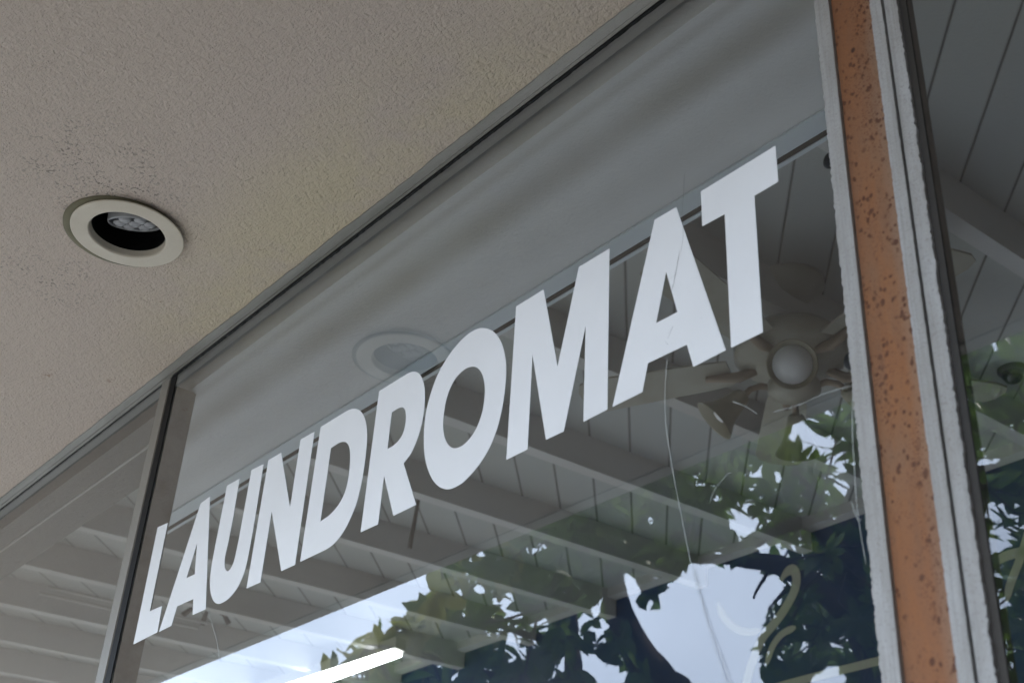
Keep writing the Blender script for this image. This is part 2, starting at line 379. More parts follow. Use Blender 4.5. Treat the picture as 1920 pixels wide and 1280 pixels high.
# joists across the ceiling, 0.56 m apart
for k in range(-8, 9):
    xj = -2.97 + .56 * k
    if xj < x0 + .1 or xj > x1 - .1: continue
    bm = bmesh.new()
    v = []
    for y, in ((y0,), (WY - .002,)):
        zt = ceilz(y) - .001
        v += [bm.verts.new(p) for p in ((xj - .05, y, zt), (xj, y, zt), (xj, y, zt - .125), (xj - .05, y, zt - .125))]
    for f in ((0, 1, 2, 3), (7, 6, 5, 4), (0, 4, 5, 1), (1, 5, 6, 2), (2, 6, 7, 3), (3, 7, 4, 0)): bm.faces.new([v[i] for i in f])
    bmesh.ops.recalc_face_normals(bm, faces=bm.faces)
    link('beam', bm, M_beam, ceil)
# front wall of the shop outside the windows, low wall and upper wall
boxo('low_wall', (x0 - .1, x1 + .1, D - .05, D + .06, 0, .45), M_outwall, shop)
boxo('upper_wall', (x0 - .1, x1 + .1, D + .03, D + .1, SOF + .3, 4.6), M_outwall, shop)
boxo('pier', (x0 - .1, -4.4, D - .05, D + .06, .45, SOF + .3), M_outwall, shop)
boxo('pier', (.9, x1 + .1, D - .05, D + .06, .45, SOF + .3), M_outwall, shop)
boxo('roof', (x0 - .3, x1 + .3, D + .03, WY + .3, 4.6, 4.75), M_outwall, shop)

# bulkhead just inside the glass
BZ = 1.1 + CAMZ
def lend(y):      # the bulkhead's ends run at a slant
    return (-1.965 - (y - .77) * 2.40, -.525 - (y - .77) * .66, y)
def prism(name, a, b_, z0, z1, mt, parent):
    bm = bmesh.new()
    pts = [(a[0], a[2]), (a[1], a[2]), (b_[1], b_[2]), (b_[0], b_[2])]
    lo = [bm.verts.new((*p, z0)) for p in pts]; hi = [bm.verts.new((*p, z1)) for p in pts]
    bm.faces.new(lo); bm.faces.new(hi[::-1])
    for i in range(4): bm.faces.new((lo[i], hi[i], hi[(i + 1) % 4], lo[(i + 1) % 4]))
    bmesh.ops.recalc_face_normals(bm, faces=bm.faces); return link(name, bm, mt, parent)
def lend2(y): return (-4.4, -1.975 - (y - .77) * 2.40, y)
bulk = empty('bulkhead', (-1.5, D + .1, BZ)); tag(bulk, 'pale painted bulkhead over the window inside the glass, brown streaks along it', 'bulkhead')
prism('bulkhead_box', lend(D + .035), lend(1.052), BZ, 3.58, M_bulk, bulk)
prism('track', lend(1.020), lend(1.050), BZ - .004, BZ - .0005, M_track, bulk)
prism('shadow_gap', lend(1.0525), lend(1.060), BZ - .003, BZ + .03, M_dark, bulk)  # solid dark bar in place of the shadow inside the gap
prism('lip', lend(1.0605), lend(1.067), BZ - .004, BZ + .03, M_track, bulk)
bulk2 = empty('bulkhead', (-3.4, D + .1, BZ)); tag(bulk2, 'dim grey stepped bulkhead inside the pane left of the slim metal mullion', 'bulkhead')
prism('bulkhead_box', lend2(D + .035), lend2(.838), BZ, 3.58, M_bulk_shaded, bulk2)
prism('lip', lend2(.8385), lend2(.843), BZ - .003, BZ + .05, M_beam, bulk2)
prism('upper_step', lend2(.8435), lend2(.918), BZ + .004, 3.58, M_bulk_shaded, bulk2)

# canopy over the sidewalk
can = empty('canopy', (-1.5, .3, SOF)); tag(can, 'stucco canopy over the sidewalk with stained rough underside', 'canopy')
CE = -.078
def ce(x): return -.081 - (x + 2.19) * .0192
hole = onZ((235, 434), SOF - CAMZ)
bm = bmesh.new()
# underside as a sheet with a round hole for the lamp
HR = .071
pts = [(hole.x + HR * math.cos(a), hole.y + HR * math.sin(a)) for a in [2 * math.pi * k / 64 for k in range(64)]]
outer = [(-8.3, ce(-8.3)), (.415, ce(.415)), (.415, D - .0), (-8.3, D - .0)]
tri = tessellate_polygon([[Vector((*p, 0)) for p in outer], [Vector((*p, 0)) for p in pts]])
vv = [bm.verts.new((*p, SOF)) for p in outer + pts]
for t in tri:
    try: bm.faces.new([vv[i] for i in t])
    except ValueError: pass
bmesh.ops.recalc_face_normals(bm, faces=bm.faces)
for f in bm.faces:
    if f.normal.z > 0: f.normal_flip()
# rim of the hole going up
top = [bm.verts.new((*p, SOF + .02)) for p in pts]
for k in range(64): bm.faces.new((vv[4 + k], vv[4 + (k + 1) % 64], top[(k + 1) % 64], top[k]))
soff = link('soffit', bm, M_stucco, can)
def slab4(name, pts, z0, z1, mt, parent):
    bm = bmesh.new(); a = [bm.verts.new((*p, z0)) for p in pts]; b_ = [bm.verts.new((*p, z1)) for p in pts]
    bm.faces.new(a); bm.faces.new(b_[::-1])
    for i in range(4): bm.faces.new((a[i], b_[i], b_[(i + 1) % 4], a[(i + 1) % 4]))
    bmesh.ops.recalc_face_normals(bm, faces=bm.faces); return link(name, bm, mt, parent)
slab4('fascia', [(-8.3, ce(-8.3) - .03), (.415, ce(.415) - .03), (.415, ce(.415) - .001), (-8.3, ce(-8.3) - .001)], SOF - .004, SOF + .28, M_white, can)
slab4('roof_deck', [(-8.3, ce(-8.3)), (.415, ce(.415)), (.415, D + .03), (-8.3, D + .03)], SOF + .22, SOF + .28, M_outwall, can)
boxo('back_closure', (-8.3, .415, D + .008, D + .028, SOF + .012, SOF + .219), M_outwall, can)

ew = boxo('shade_wall', (.42, 2.9, -2.9, D - .06, 0, 4.6), M_wood, None); tag(ew, 'added dark wall out of view beside the windows, blocks light from the right', 'wall')  # unseen wall added to keep light off the right side
# recessed lamp
LP = hole
lamp = empty('recessed_light', LP); tag(lamp, 'round recessed downlight with cream ring and dark inside, set in the stucco soffit', 'downlight')
RO = .0826
M_ring = paint('cream_ring_enamel', (.53, .475, .38), (.36, .30, .21), .6, .35, 60, None, .05)
M_rim = paint('dark_rim', (.16, .145, .09), (.07, .08, .05), .7, .8, 90)  # dark green-brown rim behind the cream ring
sh0 = Matrix.Translation(LP); sh = Matrix.Translation(LP + Vector((.0072, .0018, 0)))
bm = bmesh.new()
zd = -.009   # how far the trim ring hangs below the stucco
lathe(bm, [(RO, zd + .001), (RO - .0004, zd - .0004), (RO - .0016, zd - .001), (.0575, zd - .0016), (.0565, zd - .001), (.0553, zd + .001), (.0540, zd + .010), (.055, zd + .010), (.058, zd + .002), (RO - .003, zd + .002), (RO, zd + .001)], 96, sh)
link('trim_ring', bm, M_ring, lamp)
bm = bmesh.new(); lathe(bm, [(RO + .0045, -.0005), (RO + .004, -.003), (RO - .004, zd + .0025), (RO - .02, zd + .004), (.066, zd + .004), (.066, -.0005)], 72, sh0 @ Matrix.Translation((-.003, -.0020, 0)))
link('mounting_rim', bm, M_rim, lamp, True)
bm = bmesh.new(); lathe(bm, [(.0545, zd + .0095), (.060, .02), (.060, .12), (0, .12)], 48, sh)
link('baffle', bm, M_can, lamp, True)
bulb = empty('bulb', (0, 0, 0)); COL.objects.unlink(bulb); bpy.data.objects.remove(bulb)
tl = sh @ Matrix.Translation((.002, .006, .014)) @ Matrix.Scale(1.15, 4) @ Matrix.Rotation(R(16), 4, 'Y') @ Matrix.Rotation(R(14), 4, 'X')
M_bulbglass = mat('led_lens', (.30, .30, .30), .12, .6)[0]
M_bulbrim = mat('lamp_rim', (.22, .22, .22), .25, .6)[0]
bm = bmesh.new(); lathe(bm, [(.034, .02), (.0345, .0), (.033, -.002), (.0315, 0), (.0315, .003)], 48, tl)
bo = link('bulb', bm, M_bulbrim, lamp, True)
bm = bmesh.new(); lathe(bm, [(.0316, .002), (.028, .0005), (0, 0)], 48, tl)
link('lens', bm, M_can, bo, True)
bm = bmesh.new()
for (ax, ay) in [(0, 0)] + [(.019 * math.cos(a), .019 * math.sin(a)) for a in [2 * math.pi * k / 6 for k in range(6)]]:
    lathe(bm, [(.0086, .001), (.0076, -.0022), (.0042, -.0045), (.0030, -.003), (0, -.0025)], 20, tl @ Matrix.Translation((ax, ay, 0)))
link('led_cluster', bm, M_bulbglass, bo, True)

# ================================================================== window
win = empty('shop_window', (-1.9, D, .45)); tag(win, 'tall storefront glazing in a thin weathered frame, white word stuck on it', 'window')
GT = 1.113 + CAMZ; GB = .47
xm = -1.934
def pane(xa, xb, name='glass_pane', label=None):
    bm = bmesh.new(); fs = box(bm, xa, xb, D, D + .006, GB, GT + .012)
    bmesh.ops.recalc_face_normals(bm, faces=bm.faces)
    for f in bm.faces: f.material_index = 0 if f.normal.y < -.9 else 1
    o = link(name, bm, [M_glass, M_glass_back], win)
    if label: o['label'] = label
    return o
p1 = pane(-4.4, xm - .006, label='narrow-looking dim pane left of the mullion')
p2 = pane(xm + .001, -.512, label='big pane carrying the white word, scratched and cracked')
p3 = pane(-.434, .9, label='pane to the right of the orange post')
# head rail: weathered strip under the soffit, black gap under it
def strip(name, xa, xb, ya, yb, za, zb, mt, parent, jag=0, seg=260, jagtop=False, axis='x'):
    """long bar whose lower (and upper) edge is slightly uneven"""
    bm = bmesh.new(); rows = []
    for i in range(seg + 1):
        t = i / seg
        if axis == 'x':
            x = xa + (xb - xa) * t; lo = za + random.uniform(-jag, jag); hi = zb + (random.uniform(-jag, jag) if jagtop else 0)
            ps = ((x, ya, lo), (x, ya, hi), (x, yb, hi), (x, yb, lo))
        else:
            z = za + (zb - za) * t; lo = xa + (random.uniform(-jag, jag) if jagtop else 0); hi = xb + random.uniform(-jag, jag)
            ps = ((lo, ya, z), (hi, ya, z), (hi, yb, z), (lo, yb, z))
        rows.append([bm.verts.new(p) for p in ps])
    for a, b_ in zip(rows, rows[1:]):
        for k in range(4): bm.faces.new((a[k], a[(k + 1) % 4], b_[(k + 1) % 4], b_[k]))
    bm.faces.new(rows[0]); bm.faces.new(rows[-1][::-1]); bmesh.ops.recalc_face_normals(bm, faces=bm.faces)
    return link(name, bm, mt, parent)
def railh(name, xa, xb, y0_, y1_, z0_, z1_, mt, jag):
    bm = bmesh.new(); rows = []; k = int((xb - xa) / .007) + 2; w_ = 0
    for i in range(k):
        x = xa + (xb - xa) * i / (k - 1); w_ = .8 * w_ + random.uniform(-jag, jag)
        rows.append([bm.verts.new(p) for p in ((x, y0_ + w_, z0_), (x, y1_, z0_), (x, y1_, z1_), (x, y0_ + w_, z1_))])
    for a, b_ in zip(rows, rows[1:]):
        for j in range(4): bm.faces.new((a[j], a[(j + 1) % 4], b_[(j + 1) % 4], b_[j]))
    bm.faces.new(rows[0]); bm.faces.new(rows[-1][::-1]); bmesh.ops.recalc_face_normals(bm, faces=bm.faces); return link(name, bm, mt, win)
for xa, xb in ((-4.4, -.527), (-.434, .415)):
    railh('head_rail', xa, xb, .7365, .7505, GT + .0005, SOF + .004, M_headrail, .0005)
    railh('head_rail', xa, xb, .7508, D - .0015, GT - .0007, SOF + .004, M_headrail, .0001)
strip('head_gasket', -1.925, -.527, D - .0042, D - .0003, GT - .0042, GT - .0008, M_gasket, win, .0008)
strip('head_gasket', -4.4, -1.956, D - .0024, D - .0003, GT - .0022, GT - .0008, M_gasket, win, .0005)
strip('head_gasket', -.434, .415, D - .0042, D - .0003, GT - .0042, GT - .0008, M_gasket, win, .0008)
# mullion
mu = boxo('mullion', (onY((310, 708)).x, onY((323.5, 708)).x, D - .0035, D - .0005, GB, GT + .003), M_alu, win, .0012)
strip('mullion_gasket', onY((324, 708)).x, onY((333, 708)).x, D - .0022, D - .0005, GB, GT - .001, M_gasket, win, .0005, 200, False, 'z')
boxo('inner_jamb', (xm - .012, xm + .004, D + .0075, D + .048, GB, BZ - .002), M_headrail, win)
boxo('sill', (-4.4, .9, D - .03, D + .03, .4505, .469), M_alu, win)
boxo('mullion', (-4.43, -4.4, D - .02, D + .02, .45, GT + .03), M_alu, win)
boxo('mullion', (.9, .93, D - .02, D + .02, .45, GT + .03), M_alu, win)

# the post between the panes
post = empty('window_post', (-.48, D, .45)); tag(post, 'orange brown post with dark pits between flaking white glazing stops', 'post')
PT = SOF - .001
def vstrip(name, xa, xb, y, mt, jl=0, jr=0, step=.0020, lab=None):
    bm = bmesh.new(); rows = []; z = .47
    wl_, wr_ = 0, 0
    while z < PT:
        wl_ = .25 * wl_ + random.uniform(-jl, jl); wr_ = .25 * wr_ + random.uniform(-jr, jr)
        if random.random() < .05 and jl: wl_ += .0007
        if random.random() < .05 and jr and jr > .0003: wr_ -= .0007
        a, b_ = xa + wl_, xb + wr_
        rows.append([bm.verts.new(p) for p in ((a, y, z), (b_, y, z), (b_, D + .007, z), (a, D + .007, z))])
        z += step * random.uniform(.4, 1.5)
    for r_, s_ in zip(rows, rows[1:]):
        for k in range(4): bm.faces.new((r_[k], r_[(k + 1) % 4], s_[(k + 1) % 4], s_[k]))
    bm.faces.new(rows[0]); bm.faces.new(rows[-1][::-1]); bmesh.ops.recalc_face_normals(bm, faces=bm.faces)
    o = link(name, bm, mt, post)
    if lab: o['label'] = lab
    return o
vstrip('glazing_stop', -.5245, -.5162, D - .0045, M_stop, .0008, 0)
vstrip('glazing_stop', -.5150, -.5068, D - .0072, M_stop, 0, .0001)
boxo('post_face', (-.5062, -.4645, D - .0035, D + .05, .47, PT - .01), M_post, post)
vstrip('glazing_stop', -.4640, -.4522, D - .0068, M_stop, .0001, .00025)
boxo('seam_filler', (-.5164, -.5148, D - .002, D + .006, .47, PT), M_gasket_brown, post)
boxo('seam_filler', (-.4522, -.4500, D - .001, D + .006, .47, PT), M_dark, post)
vstrip('glazing_stop', -.4502, -.4376, D - .0050, M_stop, 0, .0008)
boxo('gasket_strip', (-.4374, -.4310, D - .0012, D + .01, .47, PT), M_gasket_brown, post)
# two dark rubber bumpers peeping from behind the stop
for q in ((1560, 298), (1600, 673)):
    c_ = onY(q, D - .001)
    bm = bmesh.new(); lathe(bm, [(0, -.003), (.0065, -.0025), (.0088, 0), (.0088, .001)], 20, Matrix.Translation(c_ + Vector((-.001, 0, 0))) @ Matrix.Rotation(R(-90), 4, 'X') @ Matrix.Scale(1.0, 4))
    link('bumper', bm, M_gasket, post, True)

# ------------------------------------------------------------------ the word on the glass
def tr_(pts, ox, oy, k): return [(ox + x / k, oy + y / k) for x, y in pts]
LET = []
LET.append(('L', [tr_([(222, 352), (298, 318), (163, 980), (255, 940), (220, 1137), (40, 1228)], 240, 900, 4)], None))
LET.append(('A', [tr_([(545, 172), (614, 122), (582, 965), (484, 1008), (490, 888), (368, 943), (325, 1088), (232, 1134)], 240, 900, 4),
                  tr_([(518, 470), (438, 732), (500, 703)], 240, 900, 4)], None))
def curve(lines):
    """list of ('l', pts) / ('c', pts) in pixels -> outline with the curves rounded"""
    out = []
    for kind, pts in lines:
        if kind == 'l': out += [tuple(p) for p in pts]
        else: out += [tuple(p[:2]) for p in spline([(x, y, 0) for x, y in pts], 5)]
    return out
U_ = curve([('l', tr_([(162, 462), (246, 415)], 380, 780, 3.554)),
            ('c', tr_([(205, 660), (172, 830), (150, 930), (145, 985), (152, 1020), (168, 1030), (188, 1010), (208, 965), (222, 905), (240, 820)], 380, 780, 3.554)),
            ('l', tr_([(325, 358), (406, 318)], 380, 780, 3.554)),
            ('c', tr_([(345, 700), (318, 850), (292, 985), (265, 1070), (225, 1150), (175, 1210), (125, 1243), (95, 1247), (70, 1225), (54, 1180), (48, 1120), (52, 1050), (65, 960), (90, 830)], 380, 780, 3.554))])
LET.append(('U', [U_], None))
LET.append(('N', [tr_([(438, 292), (522, 243), (582, 605), (652, 155), (745, 102), (615, 988), (523, 1030), (460, 632), (384, 1105), (292, 1145)], 380, 780, 3.554)], None))
D_o = curve([('l', tr_([(205, 240)], 550, 740, 4)), ('c', tr_([(395, 123), (430, 107), (462, 104), (492, 113), (520, 143), (540, 190), (551, 260), (552, 340), (543, 450), (525, 580), (500, 710), (470, 820), (430, 920), (385, 1010), (335, 1080), (285, 1130), (240, 1160)], 550, 740, 4)), ('l', tr_([(50, 1250)], 550, 740, 4))])
D_i = curve([('l', tr_([(282, 397)], 550, 740, 4)), ('c', tr_([(340, 359), (372, 350), (398, 358), (416, 385), (425, 430), (425, 500), (417, 590), (402, 675), (378, 750), (345, 812), (305, 865), (265, 905)], 550, 740, 4)), ('l', tr_([(203, 948)], 550, 740, 4))])
LET.append(('D', [D_o, D_i], None))
R_o = curve([('l', tr_([(203, 212)], 660, 680, 4)), ('c', tr_([(415, 81), (445, 68), (475, 66), (502, 80), (525, 115), (540, 165), (546, 230), (543, 320), (530, 420), (508, 515), (478, 600), (440, 680), (387, 752)], 660, 680, 4)),
             ('l', tr_([(480, 1062), (310, 1145), (240, 845), (195, 1208), (64, 1268)], 660, 680, 4))])
R_i = curve([('l', tr_([(298, 370)], 660, 680, 4)), ('c', tr_([(345, 340), (368, 332), (388, 338), (400, 362), (404, 405), (400, 455), (388, 510), (368, 555), (340, 592), (305, 622)], 660, 680, 4)), ('l', tr_([(265, 645)], 660, 680, 4))])
LET.append(('R', [R_o, R_i], None))
O_o = [(490, 57), (548, 73), (594, 116), (626, 178), (648, 262), (655, 350), (652, 440), (641, 550), (620, 670), (592, 780), (555, 880), (510, 970), (455, 1053), (395, 1125), (335, 1182), (275, 1216), (228, 1228), (178, 1215), (133, 1177), (98, 1115), (72, 1035), (59, 950), (57, 850), (63, 740), (80, 635), (108, 530), (145, 425), (192, 330), (250, 240), (315, 160), (380, 100), (440, 66)]
O_i = [(415, 337), (448, 348), (475, 382), (492, 430), (500, 490), (497, 570), (484, 655), (460, 735), (425, 810), (382, 870), (335, 912), (285, 930), (245, 915), (215, 872), (200, 810), (197, 740), (206, 655), (222, 570), (248, 495), (282, 430), (325, 380), (370, 347)]
sp2 = lambda P: [tuple(p[:2]) for p in spline([(x, y, 0) for x, y in tr_(P, 780, 600, 3.878)], 4, True)]
LET.append(('O', [sp2(O_o), sp2(O_i)], None))
LET.append(('M', [tr_([(112, 370), (266, 275), (343, 705), (462, 150), (633, 47), (621, 943), (487, 1012), (500, 478), (378, 1065), (278, 1112), (203, 637), (176, 1165), (57, 1224)], 930, 450, 2.975)], None))
LET.append(('A', [tr_([(303, 132), (430, 57), (720, 892), (530, 990), (492, 860), (265, 968), (232, 1137), (57, 1224)], 1130, 370, 3.12), tr_([(371, 435), (313, 735), (437, 670)], 1130, 370, 3.12)], None))
LET.append(('T', [tr_([(45, 317), (493, 42), (509, 257), (366, 342), (417, 1160), (226, 1253), (188, 452), (53, 525)], 1300, 260, 3.2)], None))
word = empty('window_lettering', (-1.2, D, 2.3)); tag(word, 'white vinyl word LAUNDROMAT in slanted capitals stuck on the glass', 'lettering')
YF = D - .0009
for ch, loops, _ in LET:
    P = [[onY(q, YF) for q in lp] for lp in loops]
    bm = bmesh.new(); flat = [p for lp in P for p in lp]
    tri = tessellate_polygon([[Vector((p.x, p.z, 0)) for p in lp] for lp in P])
    fv = [bm.verts.new(p) for p in flat]
    for t in tri:
        try: bm.faces.new([fv[i] for i in t])
        except ValueError: pass
    bv = [bm.verts.new((p.x, YF + .0005, p.z)) for p in flat]; o_ = 0
    for lp in P:
        k = len(lp)
        for i in range(k): bm.faces.new((fv[o_ + i], fv[o_ + (i + 1) % k], bv[o_ + (i + 1) % k], bv[o_ + i]))
        o_ += k
    for f in bm.faces:
        if abs(f.normal.y) > .9 or True: pass
    bm.normal_update()
    for f in bm.faces:
        if f.normal.y > .5: f.normal_flip()
    o = link('letter', bm, M_vinyl, word); o['label'] = 'white letter ' + ch

# ------------------------------------------------------------------ scratches and cracks on the glass
def ribbon(bm, pts, wd, y=D - .0014, wob=0.0):
    P = [onY(q, y) for q in pts]
    P = spline(P, 5) if len(P) > 2 else P
    rows = []
    for i, p in enumerate(P):
        t = (P[min(i + 1, len(P) - 1)] - P[max(i - 1, 0)]).normalized(); nrm = Vector((-t.z, 0, t.x))
        e = min(i, len(P) - 1 - i) / max(1, (len(P) - 1) * .12); ww = wd * .6 * min(1, .25 + e) * random.uniform(1 - wob, 1 + wob)
        rows.append((bm.verts.new(p + nrm * ww), bm.verts.new(p - nrm * ww)))
    for a, b_ in zip(rows, rows[1:]): bm.faces.new((a[0], a[1], b_[1], b_[0]))
def scratch(name, lines, mt, parent=p2, wob=.3):
    bm = bmesh.new()
    for pts, wd in lines: ribbon(bm, pts, wd, wob=wob)
    bm.normal_update()
    for f in bm.faces:
        if f.normal.y > 0: f.normal_flip()
    return link(name, bm, mt, parent)
scratch('scratch', [([(1252, 665), (1247, 725), (1248, 790), (1256, 850), (1270, 930)], .0007), ([(1270, 930), (1282, 990), (1296, 1060)], .0006),
                    ([(1600, 722), (1598, 800), (1602, 880), (1608, 960), (1624, 1058)], .0006), ([(1596, 938), (1608, 974), (1615, 972)], .0005),
                    ([(1449, 772), (1500, 758), (1545, 738), (1600, 722)], .0005), ([(1373, 752), (1398, 762), (1420, 776)], .0005),
                    ([(1495, 822), (1530, 835), (1556, 838), (1582, 822)], .0004), ([(1340, 878), (1377, 861)], .0004), ([(1330, 945), (1340, 918), (1362, 890), (1372, 886)], .0004)], M_scratch)
scratch('scratch', [([(1296, 1060), (1318, 1140), (1345, 1230), (1366, 1290)], .0003), ([(1300, 1062), (1324, 1150), (1352, 1230), (1374, 1290)], .0003)], M_scratch2)
scratch('scratch', [([(388, 1140), (396, 1165), (406, 1200), (412, 1240)], .0006)], M_scratch)
scratch('crack', [([(1274, 470), (1269, 500), (1262, 535), (1258, 548)], .00025), ([(1266, 508), (1264, 520)], .0004), ([(1270, 512), (1259, 520)], .0004),
                  ([(1262, 612), (1252, 634)], .0005), ([(1262, 611), (1254, 625)], .0005), ([(1247, 640), (1253, 646)], .0004)], M_crack, p2)
scratch('crack', [([(1283, 322), (1282, 360), (1279, 400), (1281, 440), (1276, 476)], .00022)], M_scratch2)
scratch('crack', [([(1145, 480), (1146, 600)], .00012)], M_scratch2)

# ================================================================== things inside the shop
# white fluorescent light under the ceiling
HT = 1.97
q = [onZ(p, HT) for p in ((735, 1223), (753, 1230), (430, 1345), (388, 1336))]
fl = empty('fluorescent_light', q[0]); tag(fl, 'bright white fluorescent light under the shop ceiling, low in the window', 'light')
def plate(name, pts, z0, z1, mt, parent):
    bm = bmesh.new(); a = [bm.verts.new((p.x, p.y, z0)) for p in pts]; b_ = [bm.verts.new((p.x, p.y, z1)) for p in pts]
    bm.faces.new(a); bm.faces.new(b_[::-1]); k = len(pts)
    for i in range(k): bm.faces.new((a[i], b_[i], b_[(i + 1) % k], a[(i + 1) % k]))
    bmesh.ops.recalc_face_normals(bm, faces=bm.faces); return link(name, bm, mt, parent)
plate('diffuser', q, HT + CAMZ, HT + CAMZ + .02, M_tube, fl)
cx = sum((p for p in q), Vector()) / 4
q2 = [p + (p - cx) * .03 for p in q]
plate('housing', q2, HT + CAMZ + .0205, HT + CAMZ + .075, M_beam, fl)

# thin dark rod hanging from the ceiling
a = onZ((784, 952), 2.02); base = Vector((a.x, a.y, ceilz(a.y)))
rod = empty('hanging_rod', base); tag(rod, 'thin dark rod hanging from the boarded ceiling under the letter R', 'rod')
bm = bmesh.new(); tube(bm, [base - Vector((0, 0, .02)), base - Vector((.012, .012, .24))], [.007, .009], 10); link('rod', bm, M_rod, rod, True)
bm = bmesh.new(); tube(bm, [base + Vector((-.07, 0, -.03)), base + Vector((.06, .0, -.03))], .006, 8); link('bracket', bm, M_rod, rod, True)

# small pronged ceiling hook
a = onZ((392, 1143), 2.03); ho = empty('ceiling_sprinkler', a); tag(ho, 'small dark pronged fitting on the ceiling below the first letters', 'ceiling fitting')
bm = bmesh.new(); lathe(bm, [(0, .08), (.035, .08), (.045, .03), (.03, 0), (0, -.005)], 20, Matrix.Translation(a)); link('fitting_body', bm, M_rod, ho, True)
for k in range(5):
    an = R(20 + 72 * k); d = Vector((math.cos(an), math.sin(an), 0))
    bm = bmesh.new(); tube(bm, [a + d * .03 + Vector((0, 0, .01)), a + d * .08 + Vector((0, 0, 0)), a + d * .115 + Vector((0, 0, -.035))], [.009, .010, .014], 8)
    link('prong', bm, M_rod, ho, True)
# slim pipes under the ceiling left of the rod
pp = empty('ceiling_pipes', a); tag(pp, 'pair of slim pale pipes running along the ceiling below the letters U and N', 'pipes')
for dx, dz in ((0, 0), (-.10, 0)):
    bm = bmesh.new(); tube(bm, [(a.x + .1 + dx, 1.75, ceilz(1.75) - .165), (a.x + .1 + dx, 2.5, ceilz(2.5) - .165)], .007, 8); link('pipe', bm, M_beam, pp, True)

# ceiling fans
def fan(c, az0, label, faceaz):
    """c: centre of the motor; az0: heading of the first blade"""
    f = empty('ceiling_fan', c); tag(f, label, 'ceiling fan')
    T = Matrix.Translation(c); top = ceilz(c.y) - c.z
    bm = bmesh.new(); lathe(bm, [(0, top), (.10, top), (.105, top - .02), (.06, top - .06), (.013, top - .065), (.013, .07)], 28, T); link('downrod', bm, M_fan, f, True)
    bm = bmesh.new(); lathe(bm, [(.013, .075), (.06, .072), (.13, .045), (.155, .015), (.155, -.015), (.14, -.03), (.10, -.042), (.095, -.05), (.06, -.06), (0, -.062)], 40, T); link('motor_housing', bm, M_fan, f, True)
    for k in range(5):
        az = az0 + 72 * k; Rz = T @ Matrix.Rotation(R(az), 4, 'Z') @ Matrix.Translation((0, 0, -.035)) @ Matrix.Rotation(R(9), 4, 'X')
        bm = bmesh.new()
        P = [(.17, -.05), (.24, -.058), (.56, -.072), (.595, -.06), (.61, -.03), (.61, .03), (.595, .06), (.56, .072), (.24, .058), (.17, .05)]
        a_ = [bm.verts.new(Rz @ Vector((x, y, 0))) for x, y in P]; b2 = [bm.verts.new(Rz @ Vector((x, y, .006))) for x, y in P]
        bm.faces.new(a_); bm.faces.new(b2[::-1])
        for i in range(len(P)): bm.faces.new((a_[i], b2[i], b2[(i + 1) % len(P)], a_[(i + 1) % len(P)]))
        bmesh.ops.recalc_face_normals(bm, faces=bm.faces); bl = link('blade', bm, M_fan, f)
        bm = bmesh.new(); tube(bm, [Rz @ Vector((.10, 0, -.005)), Rz @ Vector((.15, .0, -.018)), Rz @ Vector((.24, 0, -.006))], [.012, .016, .009], 8)
        link('blade_iron', bm, M_brass, bl, True)
    bm = bmesh.new(); lathe(bm, [(.05, -.062), (.055, -.09), (.07, -.10), (.07, -.125), (.04, -.14), (.012, -.15), (0, -.155)], 28, T); kit = link('light_kit', bm, M_fan, f, True)
    for k in range(4):
        az = faceaz + 90 * k
        A = T @ Matrix.Rotation(R(az), 4, 'Z')
        bm = bmesh.new(); tube(bm, [A @ Vector(v) for v in ((.05, 0, -.112), (.085, 0, -.100), (.115, 0, -.108), (.13, 0, -.125))], .009, 8); link('lamp_arm', bm, M_brass, f, True)
        S = A @ Matrix.Translation((.13, 0, -.122)) @ Matrix.Rotation(R(-62 if k == 0 else -48), 4, 'Y')
        # shade opens along local -Z
        bm = bmesh.new(); lathe(bm, [(.014, .0), (.022, -.006), (.027, -.02), (.033, -.05), (.045, -.085), (.062, -.112), (.064, -.114), (.060, -.112), (.042, -.084), (.030, -.05), (.024, -.02)], 28, S)
        sh_ = link('lamp_shade', bm, M_shade, f, True)
        bm = bmesh.new(); lathe(bm, [(0, -.045), (.02, -.05), (.035, -.075), (.05, -.104), (.0, -.109)] if k == 0 else [(0, -.03), (.018, -.04), (.026, -.07), (.018, -.098), (0, -.104)], 24, S)
        link('bulb', bm, M_opal, sh_, True)
    return f
fc = onZ((1484, 660), 1.86)
tip = onZ((1262, 722), 1.82)
az0 = math.degrees(math.atan2(tip.y - fc.y, tip.x - fc.x))
faz = math.degrees(math.atan2(-fc.y, -fc.x))
fan(fc, az0, 'old cream ceiling fan with bell lamp shades, seen below the letter T', faz + 0)
# dark glass dome on the ceiling
a = onZ((1897, 691), 2.0, CS)
hb = empty('ceiling_dome', a); tag(hb, 'small dark glass dome on the boarded ceiling behind the right pane', 'dome')
bm = bmesh.new(); lathe(bm, [(.045, 0), (.045, -.012), (.036, -.018), (.0, -.018)], 24, Matrix.Translation(a)); link('dome_base', bm, M_rod, hb, True)
bm = bmesh.new(); lathe(bm, [(.034, -.018), (.032, -.032), (.024, -.044), (.012, -.051), (0, -.053)], 24, Matrix.Translation(a)); link('dome_glass', bm, mat('bottle_glass', (.01, .025, .015), .08, .6)[0], hb, True)

